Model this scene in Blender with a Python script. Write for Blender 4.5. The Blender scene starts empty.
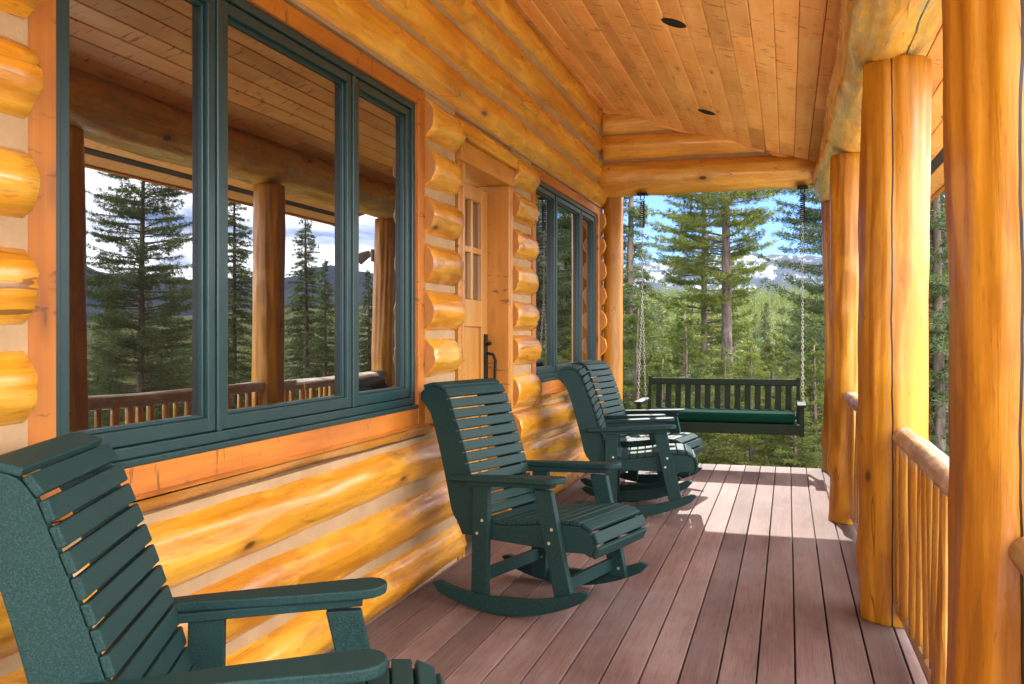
import bpy, math, random
import numpy as np
from mathutils import Vector, Matrix, noise as mnoise
R = math.radians
sc = bpy.context.scene
COL = sc.collection

# ---------------------------------------------------------------- helpers
class MB:
    """collects boxes, prisms and tubes, then links them as ONE mesh object"""
    def __init__(s): s.v=[]; s.f=[]; s.a=[]; s.mi=[]
    def add(s, vs, fs, a=0.0, mi=0):
        n=len(s.v); s.v.extend([tuple(v) for v in vs])
        for f in fs:
            s.f.append([i+n for i in f]); s.a.append(a); s.mi.append(mi)
    def box(s, lo, hi, a=0.0, M=None):
        x0,y0,z0=lo; x1,y1,z1=hi
        vs=[Vector(p) for p in ((x0,y0,z0),(x1,y0,z0),(x1,y1,z0),(x0,y1,z0),(x0,y0,z1),(x1,y0,z1),(x1,y1,z1),(x0,y1,z1))]
        if M is not None: vs=[M@v for v in vs]
        s.add(vs, [(0,3,2,1),(4,5,6,7),(0,1,5,4),(1,2,6,5),(2,3,7,6),(3,0,4,7)], a)
    def prism(s, poly, y0, y1, a=0.0):
        """polygon in xz pushed out along y"""
        n=len(poly)
        vs=[(p[0],y0,p[1]) for p in poly]+[(p[0],y1,p[1]) for p in poly]
        fs=[tuple(range(n)), tuple(range(2*n-1,n-1,-1))]
        fs+=[(i,i+n,(i+1)%n+n,(i+1)%n) for i in range(n)]
        s.add(vs, fs, a)
    def prism_z(s, poly, z0, z1, a=0.0):
        n=len(poly)
        vs=[(p[0],p[1],z0) for p in poly]+[(p[0],p[1],z1) for p in poly]
        fs=[tuple(range(n-1,-1,-1)), tuple(range(n,2*n))]
        fs+=[(i,(i+1)%n,(i+1)%n+n,i+n) for i in range(n)]
        s.add(vs, fs, a)
    def tube(s, pts, rads, n=8, a=0.0, cap=True, closed=False):
        pts=[Vector(p) for p in pts]; m=len(pts); vs=[]; fs=[]
        for i,p in enumerate(pts):
            if closed: t=pts[(i+1)%m]-pts[i-1]
            else: t=pts[min(i+1,m-1)]-pts[max(i-1,0)]
            t.normalize()
            up=Vector((0,0,1)) if abs(t.z)<.9 else Vector((1,0,0))
            u=t.cross(up).normalized(); w=u.cross(t)
            r=rads[i] if hasattr(rads,'__len__') else rads
            for k in range(n):
                q=2*math.pi*k/n; vs.append(p+(u*math.cos(q)+w*math.sin(q))*r)
        for i in range(m if closed else m-1):
            j=(i+1)%m
            for k in range(n):
                fs.append((i*n+k, i*n+(k+1)%n, j*n+(k+1)%n, j*n+k))
        if cap and not closed:
            fs.append(tuple(range(n-1,-1,-1))); fs.append(tuple(range((m-1)*n,m*n)))
        s.add(vs, fs, a)
    def build(s, name, mat, parent=None, smooth=False, bevel=0.0, loc=None, seg=2):
        me=bpy.data.meshes.new(name); me.from_pydata(s.v,[],s.f)
        at=me.attributes.new('board','FLOAT','FACE'); at.data.foreach_set('value', s.a)
        mats=mat if isinstance(mat,(list,tuple)) else [mat]
        for m in mats: me.materials.append(m)
        if len(mats)>1: me.polygons.foreach_set('material_index', s.mi)
        if smooth: me.polygons.foreach_set('use_smooth',[True]*len(me.polygons))
        import bmesh as _b
        bm=_b.new(); bm.from_mesh(me); _b.ops.recalc_face_normals(bm, faces=bm.faces); bm.to_mesh(me); bm.free()
        o=bpy.data.objects.new(name, me); COL.objects.link(o)
        if loc is not None: o.location=loc
        if bevel:
            b=o.modifiers.new('bevel','BEVEL'); b.width=bevel; b.segments=seg; b.limit_method='ANGLE'; b.angle_limit=R(40)
        attach(o,parent)
        return o

def world(o):
    m=o.matrix_basis.copy()
    if o.parent: m=world(o.parent)@o.matrix_parent_inverse@m
    return m
def attach(o, parent):
    if parent is not None:
        w=world(parent); o.parent=parent; o.matrix_parent_inverse=w.inverted()
def tag(o, label=None, cat=None, group=None, kind=None):
    if label: o['label']=label
    if cat: o['category']=cat
    if group: o['group']=group
    if kind: o['kind']=kind
    return o
def empty(name, loc=(0,0,0), rz=0.0):
    o=bpy.data.objects.new(name,None); COL.objects.link(o)
    o.location=loc; o.rotation_euler=(0,0,rz); o.empty_display_size=.2
    return o
def copy_tree(o, parent=None):
    c=o.copy(); COL.objects.link(c)
    if parent is not None:
        c.parent=parent; c.matrix_parent_inverse=o.matrix_parent_inverse.copy()
    for ch in list(o.children): copy_tree(ch, c)
    return c

# ---------------------------------------------------------------- materials
class N:
    def __init__(s, name):
        s.m=bpy.data.materials.new(name); s.m.use_nodes=True; s.t=s.m.node_tree
        s.t.nodes.clear(); s.out=s.n('ShaderNodeOutputMaterial')
    def n(s, typ, **kw):
        x=s.t.nodes.new(typ)
        for k,v in kw.items(): setattr(x,k,v)
        return x
    def l(s,a,b): s.t.links.new(a,b)
    def val(s, sock, v):
        if hasattr(v,'is_output') or isinstance(v, bpy.types.NodeSocket): s.l(v,sock)
        else: sock.default_value=v
    def math(s, op, a, b=0.0, c=None, clamp=False):
        x=s.n('ShaderNodeMath',operation=op,use_clamp=clamp); s.val(x.inputs[0],a); s.val(x.inputs[1],b)
        if c is not None: s.val(x.inputs[2],c)
        return x.outputs[0]
    def mapping(s, vec, scale=(1,1,1), loc=(0,0,0)):
        x=s.n('ShaderNodeMapping'); s.l(vec,x.inputs['Vector']); s.val(x.inputs['Scale'],scale); s.val(x.inputs['Location'],loc); return x.outputs[0]
    def noise(s, vec, scale=1.0, detail=4.0, rough=.55, dist=0.0):
        x=s.n('ShaderNodeTexNoise'); s.l(vec,x.inputs['Vector']); x.inputs['Scale'].default_value=scale
        x.inputs['Detail'].default_value=detail; x.inputs['Roughness'].default_value=rough; x.inputs['Distortion'].default_value=dist
        return x.outputs[0]
    def voro(s, vec, scale=1.0, feature='F1'):
        x=s.n('ShaderNodeTexVoronoi',feature=feature); s.l(vec,x.inputs['Vector']); x.inputs['Scale'].default_value=scale
        return x.outputs['Distance'], x.outputs['Color'] if 'Color' in x.outputs else None
    def ramp(s, fac, stops, interp='LINEAR'):
        x=s.n('ShaderNodeValToRGB'); x.color_ramp.interpolation=interp; e=x.color_ramp.elements
        while len(e)<len(stops): e.new(.5)
        for i,(p,c) in enumerate(stops):
            e[i].position=p; e[i].color=c if len(c)==4 else (*c,1)
        s.l(fac,x.inputs[0]); return x.outputs[0]
    def mix(s, fac, a, b, typ='MIX'):
        x=s.n('ShaderNodeMix',data_type='RGBA',blend_type=typ); s.val(x.inputs[0],fac)
        for k,v in ((6,a),(7,b)):
            if isinstance(v,(tuple,list)): v=v if len(v)==4 else (*v,1)
            s.val(x.inputs[k],v)
        return x.outputs[2]
    def maprange(s, v, a,b,c=0.0,d=1.0):
        x=s.n('ShaderNodeMapRange'); s.l(v,x.inputs[0]); 
        for i,q in enumerate((a,b,c,d)): x.inputs[i+1].default_value=q
        return x.outputs[0]
    def bump(s, h, strength=.3, dist=.01, normal=None):
        x=s.n('ShaderNodeBump'); s.l(h,x.inputs['Height']); x.inputs['Strength'].default_value=strength; x.inputs['Distance'].default_value=dist
        if normal is not None: s.l(normal,x.inputs['Normal'])
        return x.outputs[0]
    def pbsdf(s, color, rough=.5, normal=None, coat=0.0, coat_rough=.1, spec=.5, metal=0.0):
        p=s.n('ShaderNodeBsdfPrincipled'); 
        if isinstance(color,(tuple,list)): color=(*color,1) if len(color)==3 else color
        s.val(p.inputs['Base Color'],color); s.val(p.inputs['Roughness'],rough)
        p.inputs['Coat Weight'].default_value=coat; p.inputs['Coat Roughness'].default_value=coat_rough
        p.inputs['Specular IOR Level'].default_value=spec; p.inputs['Metallic'].default_value=metal
        if normal is not None: s.l(normal,p.inputs['Normal'])
        return p
    def surf(s, p): s.l(p.outputs[0],s.out.inputs['Surface']); return s.m
    def objco(s, rnd=40.0):
        tc=s.n('ShaderNodeTexCoord'); oi=s.n('ShaderNodeObjectInfo')
        v=s.n('ShaderNodeVectorMath',operation='SCALE'); c=s.n('ShaderNodeCombineXYZ')
        for i,k in enumerate((1.0,.37,.73)):
            s.l(s.math('MULTIPLY',oi.outputs['Random'],k*rnd),c.inputs[i])
        a=s.n('ShaderNodeVectorMath',operation='ADD'); s.l(tc.outputs['Object'],a.inputs[0]); s.l(c.outputs[0],a.inputs[1])
        return a.outputs[0], oi.outputs['Random'], tc.outputs['Object']

def log_material(name, dark, mid, pale, crack=None, flip=False, fac=(2.2,2.2,.19), gr=(.76,1.12), rough=.30, coat=.45, facet=1.0, gouge=0.0, knots=.115):
    n=N(name); co,rnd,raw=n.objco()
    grain=n.noise(n.mapping(co,(1.3,22,22)),1.0,6,.6,.4)
    fine=n.noise(n.mapping(co,(5,90,90)),1.0,3,.6)
    cs=n.n('ShaderNodeSeparateXYZ'); n.l(raw,cs.inputs[0])
    ang0=n.math('ARCTAN2',cs.outputs[2],cs.outputs[1] if flip else n.math('MULTIPLY',cs.outputs[1],-1.0))
    cv=n.n('ShaderNodeCombineXYZ'); n.l(n.math('ADD',cs.outputs[0],n.math('MULTIPLY',rnd,37.0)),cv.inputs[0]); n.l(n.math('ADD',ang0,n.math('MULTIPLY',rnd,61.0)),cv.inputs[1])
    wv=n.n('ShaderNodeVectorMath',operation='MULTIPLY_ADD'); nzc=n.n('ShaderNodeTexNoise'); n.l(co,nzc.inputs['Vector']); nzc.inputs['Scale'].default_value=5.0; nzc.inputs['Detail'].default_value=2
    n.l(nzc.outputs['Color'],wv.inputs[0]); wv.inputs[1].default_value=(.10,.22,0); n.l(cv.outputs[0],wv.inputs[2]); cyl=wv.outputs[0]
    blot=n.noise(n.mapping(co,(1.0,3.4,3.4)),1.0,2,.45,.1)
    patch=n.noise(n.mapping(co,(2.6,7.5,7.5)),1.0,2,.45,.6)
    col=n.ramp(blot,[(.28,dark),(.5,mid),(.74,pale)])
    g=n.maprange(grain,.3,.7,gr[0],gr[1])
    g=n.math('MULTIPLY',g,n.maprange(n.noise(n.mapping(co,(3.2,75,75)),1.0,4,.7),.3,.7,.84,1.10))
    g=n.math('MULTIPLY',g,n.maprange(rnd,0,1,.84,1.06))
    fd,fc=n.voro(n.mapping(cyl,(fac[0],fac[1],0)),1.0); fs=n.n('ShaderNodeSeparateColor'); n.l(fc,fs.inputs[0])
    g=n.math('MULTIPLY',g,n.maprange(fs.outputs[0],0,1,1-fac[2]*.6,1+fac[2]*.4))
    gx=n.n('ShaderNodeMix',data_type='RGBA',blend_type='MULTIPLY'); gx.inputs[0].default_value=1.0
    n.l(col,gx.inputs[6]); n.l(g,gx.inputs[7]); col=gx.outputs[2]
    pm=n.maprange(patch,.53,.60,0,1); col=n.mix(n.math('MULTIPLY',pm,.38),col,pale)
    if gouge:
        gm=n.maprange(n.noise(n.mapping(co,(4,6,6)),1.0,3,.6,1.2),.5,.56,0,gouge)
        col=n.mix(gm,col,(.36,.27,.12))
    flk=n.maprange(n.noise(n.mapping(co,(11,62,62)),1.0,3,.65),.60,.67,0,.42)
    col=n.mix(flk,col,(.27,.085,.010))
    d,cc=n.voro(n.mapping(cv.outputs[0],(1.9,.62,0),(.3,.7,0)),1.0)
    sep=n.n('ShaderNodeSeparateColor'); n.l(cc,sep.inputs[0])
    has=n.math('GREATER_THAN',sep.outputs[0],.5); knots=knots*.75
    kr=n.math('MULTIPLY',n.maprange(d,knots*2.6,knots*1.1,0,1),has)
    kc=n.math('MULTIPLY',n.maprange(n.math('ADD',d,n.math('MULTIPLY',n.math('SUBTRACT',fine,.5),knots*.9)),knots,knots*.6,0,1),has)
    col=n.mix(n.math('MULTIPLY',kr,.45),col,(.26,.085,.012)); col=n.mix(n.math('MULTIPLY',kc,.85),col,(.045,.017,.006))
    ck=n.noise(n.mapping(co,(.55,7,7)),1.0,2,.4); ckm=n.math('MULTIPLY',n.math('LESS_THAN',n.math('ABSOLUTE',n.math('SUBTRACT',ck,.5)),.0024),n.maprange(n.noise(n.mapping(co,(.7,1.2,1.2),(9,4,2)),1.0,2),.52,.56,0,1))
    col=n.mix(n.math('MULTIPLY',ckm,.75),col,(.12,.045,.01))
    h=n.math('ADD',n.math('MULTIPLY',blot,.9*facet),n.math('MULTIPLY',patch,.5*facet))
    h=n.math('ADD',h,n.math('MULTIPLY',grain,.16)); h=n.math('ADD',h,n.math('MULTIPLY',fd,.22*facet)); h=n.math('ADD',h,n.math('MULTIPLY',kr,.1))
    if crack is not None:
        sp=n.n('ShaderNodeSeparateXYZ'); n.l(raw,sp.inputs[0])
        ang=n.math('ARCTAN2',sp.outputs[2],sp.outputs[1])
        wob=n.math('SUBTRACT',n.noise(n.mapping(co,(1.6,0,0)),1.0,3,.6),.5)
        dd=n.math('ABSOLUTE',n.math('SUBTRACT',n.math('ADD',ang,n.math('MULTIPLY',wob,.22)),crack))
        wid=n.math('MULTIPLY_ADD',n.noise(n.mapping(co,(2.3,0,0)),1.0,2),.02,.012)
        m=n.math('LESS_THAN',dd,wid); col=n.mix(m,col,(.012,.006,.003))
        h=n.math('SUBTRACT',h,n.math('MULTIPLY',m,.4))
    nb=n.bump(h,.95,.030); nb=n.bump(fine,.12,.002,nb)
    rr=n.maprange(patch,.35,.65,rough+.1,rough-.06)
    return n.surf(n.pbsdf(col,rr,nb,coat,.13))

def board_material(name, dark, mid, pale, axis='Y', rough=.42, coat=.1, knots=True, streak=1.0, var=.25, knot_col=(.10,.035,.008)):
    """planks: 'board' attribute shifts the texture from plank to plank"""
    n=N(name); tc=n.n('ShaderNodeTexCoord'); at=n.n('ShaderNodeAttribute',attribute_name='board')
    c=n.n('ShaderNodeCombineXYZ')
    for i,k in enumerate((17.3,31.7,7.9)): n.l(n.math('MULTIPLY',at.outputs['Fac'],k),c.inputs[i])
    a=n.n('ShaderNodeVectorMath',operation='ADD'); n.l(tc.outputs['Object'],a.inputs[0]); n.l(c.outputs[0],a.inputs[1]); co=a.outputs[0]
    def ms(l,w): return {'Y':(w,l,w),'X':(l,w,w),'Z':(w,w,l)}[axis]
    grain=n.noise(n.mapping(co,ms(1.2,38)),1.0,5,.6,.6)
    blot=n.noise(n.mapping(co,ms(1.4,5)),1.0,3,.5,.4)
    f=n.math('ADD',n.math('MULTIPLY',grain,.5*streak),n.math('MULTIPLY',blot,1-.5*streak))
    col=n.ramp(f,[(.3,dark),(.5,mid),(.7,pale)])
    bv=n.maprange(at.outputs['Fac'],0,1,1-var,1+var)
    mx=n.n('ShaderNodeMix',data_type='RGBA',blend_type='MULTIPLY'); mx.inputs[0].default_value=1; n.l(col,mx.inputs[6]); n.l(bv,mx.inputs[7]); col=mx.outputs[2]
    h=grain
    if knots:
        d,cc=n.voro(n.mapping(co,ms(2.3,8.5)),1.0); sep=n.n('ShaderNodeSeparateColor'); n.l(cc,sep.inputs[0])
        has=n.math('GREATER_THAN',sep.outputs[1],.35)
        k1=n.math('MULTIPLY',n.maprange(d,.24,.1,0,1),has); k2=n.math('MULTIPLY',n.maprange(d,.1,.055,0,1),has)
        col=n.mix(n.math('MULTIPLY',k1,.35),col,knot_col); col=n.mix(n.math('MULTIPLY',k2,.85),col,knot_col)
        # cross-grain dark flecks typical for knotty pine
        fl=n.noise(n.mapping(co,ms(26,7)),1.0,3,.6,.3); fm=n.maprange(fl,.615,.69,0,.75)
        col=n.mix(fm,col,knot_col)
    nb=n.bump(h,.18,.004)
    rr=n.maprange(blot,.3,.7,rough+.07,rough-.07)
    return n.surf(n.pbsdf(col,rr,nb,coat,.2))

M={}
LD,LM,LP=(.50,.172,.008),(.70,.285,.013),(.80,.43,.05)
M['log']=log_material('peeled_log',LD,LM,LP)
M['beam']=log_material('beam_log',(.54,.22,.022),(.70,.36,.045),(.78,.48,.13),crack=-1.9,gouge=.5,facet=1.3,flip=True)
M['cross']=log_material('cross_log',(.58,.22,.022),(.74,.35,.045),(.82,.46,.10))
M['post']=log_material('post_log',(.36,.128,.004),(.46,.180,.006),(.57,.255,.012),facet=.6,knots=.10,rough=.44,coat=.10,fac=(.75,1.35,.26),gr=(.88,1.07))
M['rail']=log_material('rail_log',(.40,.25,.13),(.56,.42,.28),(.68,.58,.46),facet=.5,rough=.5,coat=.1,gouge=.65,flip=True)
M['stick']=log_material('stick_log',(.38,.135,.010),(.50,.21,.02),(.62,.32,.05),facet=.4,knots=.11)
def end_mat():
    n=N('log_end'); tc=n.n('ShaderNodeTexCoord'); sp=n.n('ShaderNodeSeparateXYZ'); n.l(tc.outputs['Object'],sp.inputs[0])
    r=n.math('SQRT',n.math('ADD',n.math('POWER',sp.outputs[1],2),n.math('POWER',sp.outputs[2],2)))
    w=n.math('SINE',n.math('MULTIPLY',n.math('ADD',r,n.math('MULTIPLY',n.noise(tc.outputs['Object'],9,3),.012)),700))
    col=n.ramp(n.maprange(w,-1,1),[(0,(.36,.13,.02)),(1,(.46,.20,.04))])
    return n.surf(n.pbsdf(col,.5,None,.1))
M['end']=end_mat()
def chink_mat():
    n=N('chinking'); co,_,_=n.objco()
    a=n.noise(co,6,4); col=n.ramp(a,[(.3,(.36,.225,.11)),(.7,(.45,.295,.155))])
    st=n.noise(co,2.2,5,.6); col=n.mix(n.maprange(st,.5,.7,0,.45),col,(.26,.15,.07)); return n.surf(n.pbsdf(col,.8,n.bump(n.noise(co,130,4),.5,.004),0,.1,.3))
M['chink']=chink_mat()
M['ceiling']=board_material('pine_boards',(.62,.26,.055),(.76,.36,.09),(.82,.46,.15),'Y',.42,.12,True,.6,.24,(.13,.045,.01))
M['trim']=board_material('cedar_trim',(.30,.085,.005),(.42,.130,.007),(.52,.185,.013),'Z',.58,.0,True,.9,.1,(.10,.03,.008))
M['trimh']=board_material('cedar_trim_flat',(.30,.085,.005),(.42,.130,.007),(.52,.185,.013),'Y',.58,.0,True,.9,.1,(.10,.03,.008))
M['jambh']=board_material('door_head_pine',(.40,.155,.018),(.50,.205,.026),(.58,.26,.045),'Y',.4,.2,True,.8,.1,(.12,.04,.01))
M['jamb']=board_material('door_jamb_pine',(.40,.155,.018),(.50,.205,.026),(.58,.26,.045),'Z',.4,.2,True,.8,.1,(.12,.04,.01))
M['door']=board_material('pine_door',(.46,.19,.03),(.57,.26,.045),(.64,.34,.08),'Z',.35,.25,False,.8,.1)
def deck_mat():
    n=N('deck_boards'); tc=n.n('ShaderNodeTexCoord'); at=n.n('ShaderNodeAttribute',attribute_name='board')
    c=n.n('ShaderNodeCombineXYZ')
    for i,k in enumerate((13.3,41.7,0)): n.l(n.math('MULTIPLY',at.outputs['Fac'],k),c.inputs[i])
    a=n.n('ShaderNodeVectorMath',operation='ADD'); n.l(tc.outputs['Object'],a.inputs[0]); n.l(c.outputs[0],a.inputs[1]); co=a.outputs[0]
    gr=n.noise(n.mapping(co,(60,2.2,10)),1.0,6,.72,.6); bl=n.noise(n.mapping(co,(5,1.1,3)),1.0,4,.6); sc_=n.noise(n.mapping(tc.outputs['Object'],(1.7,1.3,1)),1.0,5,.62,.5)
    f=n.math('ADD',n.math('MULTIPLY',gr,.45),n.math('MULTIPLY',bl,.55))
    col=n.ramp(f,[(.3,(.086,.050,.043)),(.5,(.152,.093,.080)),(.7,(.225,.149,.131))])
    col=n.mix(n.maprange(sc_,.42,.70,0,.7),col,(.21,.162,.152))     # worn, dusty areas
    bv=n.maprange(at.outputs['Fac'],0,1,.74,1.26); mx=n.n('ShaderNodeMix',data_type='RGBA',blend_type='MULTIPLY'); mx.inputs[0].default_value=1; n.l(col,mx.inputs[6]); n.l(bv,mx.inputs[7]); col=mx.outputs[2]
    ln=n.maprange(n.noise(n.mapping(co,(230,4.5,20)),1.0,3,.6,.3),.56,.66,0,.40); col=n.mix(ln,col,(.055,.036,.032))
    sp=n.noise(co,70,2,.5); col=n.mix(n.maprange(sp,.70,.75,0,.45),col,(.06,.035,.03))
    return n.surf(n.pbsdf(col,n.maprange(sc_,.3,.7,.55,.74),n.bump(gr,.3,.003),0,.2,.1))
M['deck']=deck_mat()
def poly_mat(name, base):
    n=N(name); co,_,_=n.objco()
    s1=n.noise(co,250,2,.6); s2=n.noise(co,7,3)
    lo=tuple(c*.66 for c in base); hi=tuple(min(1,c*1.55+.004) for c in base)
    col=n.ramp(s1,[(.36,lo),(.52,base),(.68,hi)])
    col=n.mix(n.maprange(s2,.4,.8,0,.35),col,tuple(c*1.25 for c in base))
    return n.surf(n.pbsdf(col,n.maprange(s1,.3,.7,.5,.64),n.bump(s1,.22,.0012),0,.2,.16))
M['poly']=poly_mat('green_poly_lumber',(.0105,.034,.032))
M['swing']=poly_mat('swing_paint',(.010,.020,.010))
def simple(name,col,rough=.5,metal=0.0,coat=0.0,spec=.5,var=.12,scale=14):
    n=N(name); co,_,_=n.objco(); a=n.noise(co,scale,4)
    c=n.ramp(a,[(.3,tuple(x*(1-var) for x in col)),(.7,tuple(min(1,x*(1+var)) for x in col))])
    return n.surf(n.pbsdf(c,rough,n.bump(a,.06,.002),coat,.12,spec,metal))
M['frame']=simple('green_window_frame',(.008,.036,.037),.38,coat=.12,spec=.4)
M['bolt']=simple('bolt_steel',(.62,.60,.56),.35,.8)
M['chain']=simple('chain_steel',(.42,.40,.36),.55,.5)
M['black']=simple('black_metal',(.012,.011,.010),.7,spec=.25)
M['dark']=simple('vent_dark',(.02,.014,.010),.8)
M['cushion']=simple('green_cushion_cloth',(.003,.026,.017),.9,scale=60,spec=.03)
M['roof']=simple('brown_shingle',(.10,.075,.06),.9,scale=30)
M['lamp']=simple('lamp_grey',(.16,.155,.15),.4)
M['lens']=simple('lens_dark',(.05,.045,.04),.15)
def glass_mat():
    n=N('window_glass'); g=n.n('ShaderNodeBsdfGlossy'); g.inputs['Roughness'].default_value=.0; g.inputs['Color'].default_value=(.95,.97,1,1)
    tc=n.n('ShaderNodeTexCoord'); g_n=n.bump(n.noise(tc.outputs['Object'],1.1,1),.05,.012); n.l(g_n,g.inputs['Normal'])
    d=n.n('ShaderNodeBsdfDiffuse'); d.inputs['Color'].default_value=(.010,.007,.005,1)
    fr=n.n('ShaderNodeFresnel'); fr.inputs['IOR'].default_value=1.6
    m=n.n('ShaderNodeMixShader'); n.l(n.math('ADD',n.math('MULTIPLY',fr.outputs[0],1.1),.20,clamp=True),m.inputs[0]); n.l(d.outputs[0],m.inputs[1]); n.l(g.outputs[0],m.inputs[2])
    n.l(m.outputs[0],n.out.inputs['Surface']); return n.m
M['glass']=glass_mat()
def leaf_mat(name, a, b, trans=.35):
    n=N(name); tc=n.n('ShaderNodeTexCoord'); oi=n.n('ShaderNodeObjectInfo')
    f=n.noise(tc.outputs['Object'],2.3,3,.6); f=n.math('ADD',n.math('MULTIPLY',f,.8),n.math('MULTIPLY',oi.outputs['Random'],.25))
    col=n.ramp(f,[(.3,a),(.75,b)])
    d=n.pbsdf(col,.55,None,0,.1,.3)
    t=n.n('ShaderNodeBsdfTranslucent'); tcx=n.mix(1.0,col,(1.25,1.35,.55),'MULTIPLY'); n.l(tcx,t.inputs['Color'])
    m=n.n('ShaderNodeMixShader'); m.inputs[0].default_value=trans; n.l(d.outputs[0],m.inputs[1]); n.l(t.outputs[0],m.inputs[2])
    n.l(m.outputs[0],n.out.inputs['Surface']); return n.m
M['spruce']=leaf_mat('spruce_needles',(.050,.080,.030),(.115,.145,.055))
M['pine']=leaf_mat('pine_needles',(.060,.085,.014),(.150,.165,.028),.42)
M['fir']=leaf_mat('fir_needles',(.048,.072,.013),(.122,.136,.027),.42)
def bark_mat():
    n=N('bark'); co,_,_=n.objco(); a=n.noise(n.mapping(co,(9,9,2.2)),1.0,5,.65,.6)
    col=n.ramp(a,[(.3,(.05,.036,.028)),(.55,(.16,.118,.095)),(.75,(.26,.205,.17))])
    return n.surf(n.pbsdf(col,.9,n.bump(a,.9,.03),0,.1,.2))
M['bark']=bark_mat()
def ground_mat():
    n=N('forest_ground'); tc=n.n('ShaderNodeTexCoord'); a=n.noise(tc.outputs['Object'],.35,6,.65); b=n.noise(tc.outputs['Object'],3.0,5,.7)
    col=n.ramp(n.math('ADD',n.math('MULTIPLY',a,.6),n.math('MULTIPLY',b,.4)),[(.35,(.15,.14,.06)),(.5,(.26,.225,.11)),(.65,(.38,.32,.20))])
    gx=n.n('ShaderNodeSeparateXYZ'); n.l(tc.outputs['Object'],gx.inputs[0])
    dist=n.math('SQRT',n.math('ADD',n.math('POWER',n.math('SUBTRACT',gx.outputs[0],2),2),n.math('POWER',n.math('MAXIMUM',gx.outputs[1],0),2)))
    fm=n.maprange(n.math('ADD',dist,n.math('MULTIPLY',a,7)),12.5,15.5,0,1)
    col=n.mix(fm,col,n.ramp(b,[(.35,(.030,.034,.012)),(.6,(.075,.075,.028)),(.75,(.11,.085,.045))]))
    return n.surf(n.pbsdf(col,.95,n.bump(b,.6,.1),0,.1,.1))
M['ground']=ground_mat()
M['bounce']=simple('bounce_gravel',(.64,.60,.54),.9,var=.3,scale=30)  # added unseen ground, kept pale to reflect light up under the roof
def mountain_mat():
    n=N('snowy_mountain'); tc=n.n('ShaderNodeTexCoord'); co=tc.outputs['Object']
    a=n.noise(n.mapping(co,(.0032,.0032,.0075)),1.0,6,.62,.6); b=n.noise(n.mapping(co,(.022,.006,.009)),1.0,4,.7)
    geo=n.n('ShaderNodeNewGeometry'); sp=n.n('ShaderNodeSeparateXYZ'); n.l(geo.outputs['Position'],sp.inputs[0])
    low=n.maprange(sp.outputs[2],60,150,.22,0)         # trees cover the foot
    right=n.maprange(n.math('DIVIDE',sp.outputs[0],n.math('MAXIMUM',sp.outputs[1],1)),-.12,.6,-.02,.16)
    f=n.math('ADD',n.math('ADD',n.math('MULTIPLY',a,.45),n.math('MULTIPLY',b,.55)),n.math('ADD',low,right))
    m=n.maprange(f,.435,.49,0,1)
    col=n.mix(m,(.15,.165,.20),(.012,.024,.044))
    return n.surf(n.pbsdf(col,.9,None,0,.1,.1))
M['mountain']=mountain_mat()

# ---------------------------------------------------------------- logs
def log(name, p0, p1, r0, r1, mat, parent=None, seed=0, amp=.012, wander=.012, n=30, step=.09, clampz=None, bev=.007, facets=0.0, flare=None, bumps=(), floorz=None, poly=0):
    """tapered, slightly crooked peeled log; local X runs along it"""
    p0=Vector(p0); p1=Vector(p1); ax=p1-p0; L=ax.length; d=ax.normalized()
    up=Vector((0,0,1)) if abs(d.z)<.9 else Vector((0,1,0))
    y=up.cross(d).normalized(); z=d.cross(y)
    Mx=Matrix((d,y,z)).transposed().to_4x4(); Mx.translation=p0
    m=max(2,int(L/step)); vs=[]; fs=[]; mi=[]
    S=Vector((seed*13.7,seed*7.1,seed*3.3))
    xs=[0.0, bev]+[L*i/m for i in range(1,m)]+[L-bev, L]
    for i,x in enumerate(xs):
        t=x/L; r=r0+(r1-r0)*t
        cy=(mnoise.noise(Vector((x*.55,0,0))+S))*wander; cz=(mnoise.noise(Vector((x*.55,9,0))+S))*wander
        if flare: r*=1+flare*math.exp(-x/.16)
        if i in (0,len(xs)-1): r-=bev*.8
        for k in range(n):
            q=2*math.pi*k/n
            c,s_=math.cos(q),math.sin(q)
            rr=r+amp*mnoise.noise(Vector((x*.9,c*1.3,s_*1.3))+S)+amp*.5*mnoise.noise(Vector((x*3.1,c*2.6,s_*2.6))+S)
            if facets: rr-=facets*max(0,mnoise.noise(Vector((x*.7,c*3.2,s_*3.2))+S*1.7))
            if poly:
                w_=2*math.pi/poly; qq=(q+.5*mnoise.noise(Vector((x*.8,1,2))+S)+.22*mnoise.noise(Vector((x*2.4,5,round(q/w_)*3.1))+S))%w_
                rr*=1-.75*(1-math.cos(w_/2)/math.cos(qq-w_/2))
            for bx,ba,bh,bw in bumps:
                da=(q-ba+math.pi)%(2*math.pi)-math.pi
                rr+=bh*math.exp(-((x-bx)/bw)**2-(da/.5)**2)
            v=Vector((x,cy+c*rr,cz+s_*rr))
            if clampz is not None: v.z=min(v.z,clampz-p0.z)
            if floorz is not None: v.z=max(v.z,floorz-p0.z)
            vs.append(v)
    for i in range(len(xs)-1):
        for k in range(n):
            fs.append((i*n+k,i*n+(k+1)%n,(i+1)*n+(k+1)%n,(i+1)*n+k)); mi.append(0)
    b=len(vs); e=len(xs)-1
    fs.append(tuple(range(n-1,-1,-1))); mi.append(1)
    fs.append(tuple(range(e*n,e*n+n))); mi.append(1)
    me=bpy.data.meshes.new(name); me.from_pydata([tuple(v) for v in vs],[],fs)
    me.materials.append(mat); me.materials.append(M['end'])
    me.polygons.foreach_set('material_index',mi)
    me.polygons.foreach_set('use_smooth',[a==0 for a in mi])
    o=bpy.data.objects.new(name,me); COL.objects.link(o); o.matrix_basis=Mx
    attach(o,parent); return o

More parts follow.
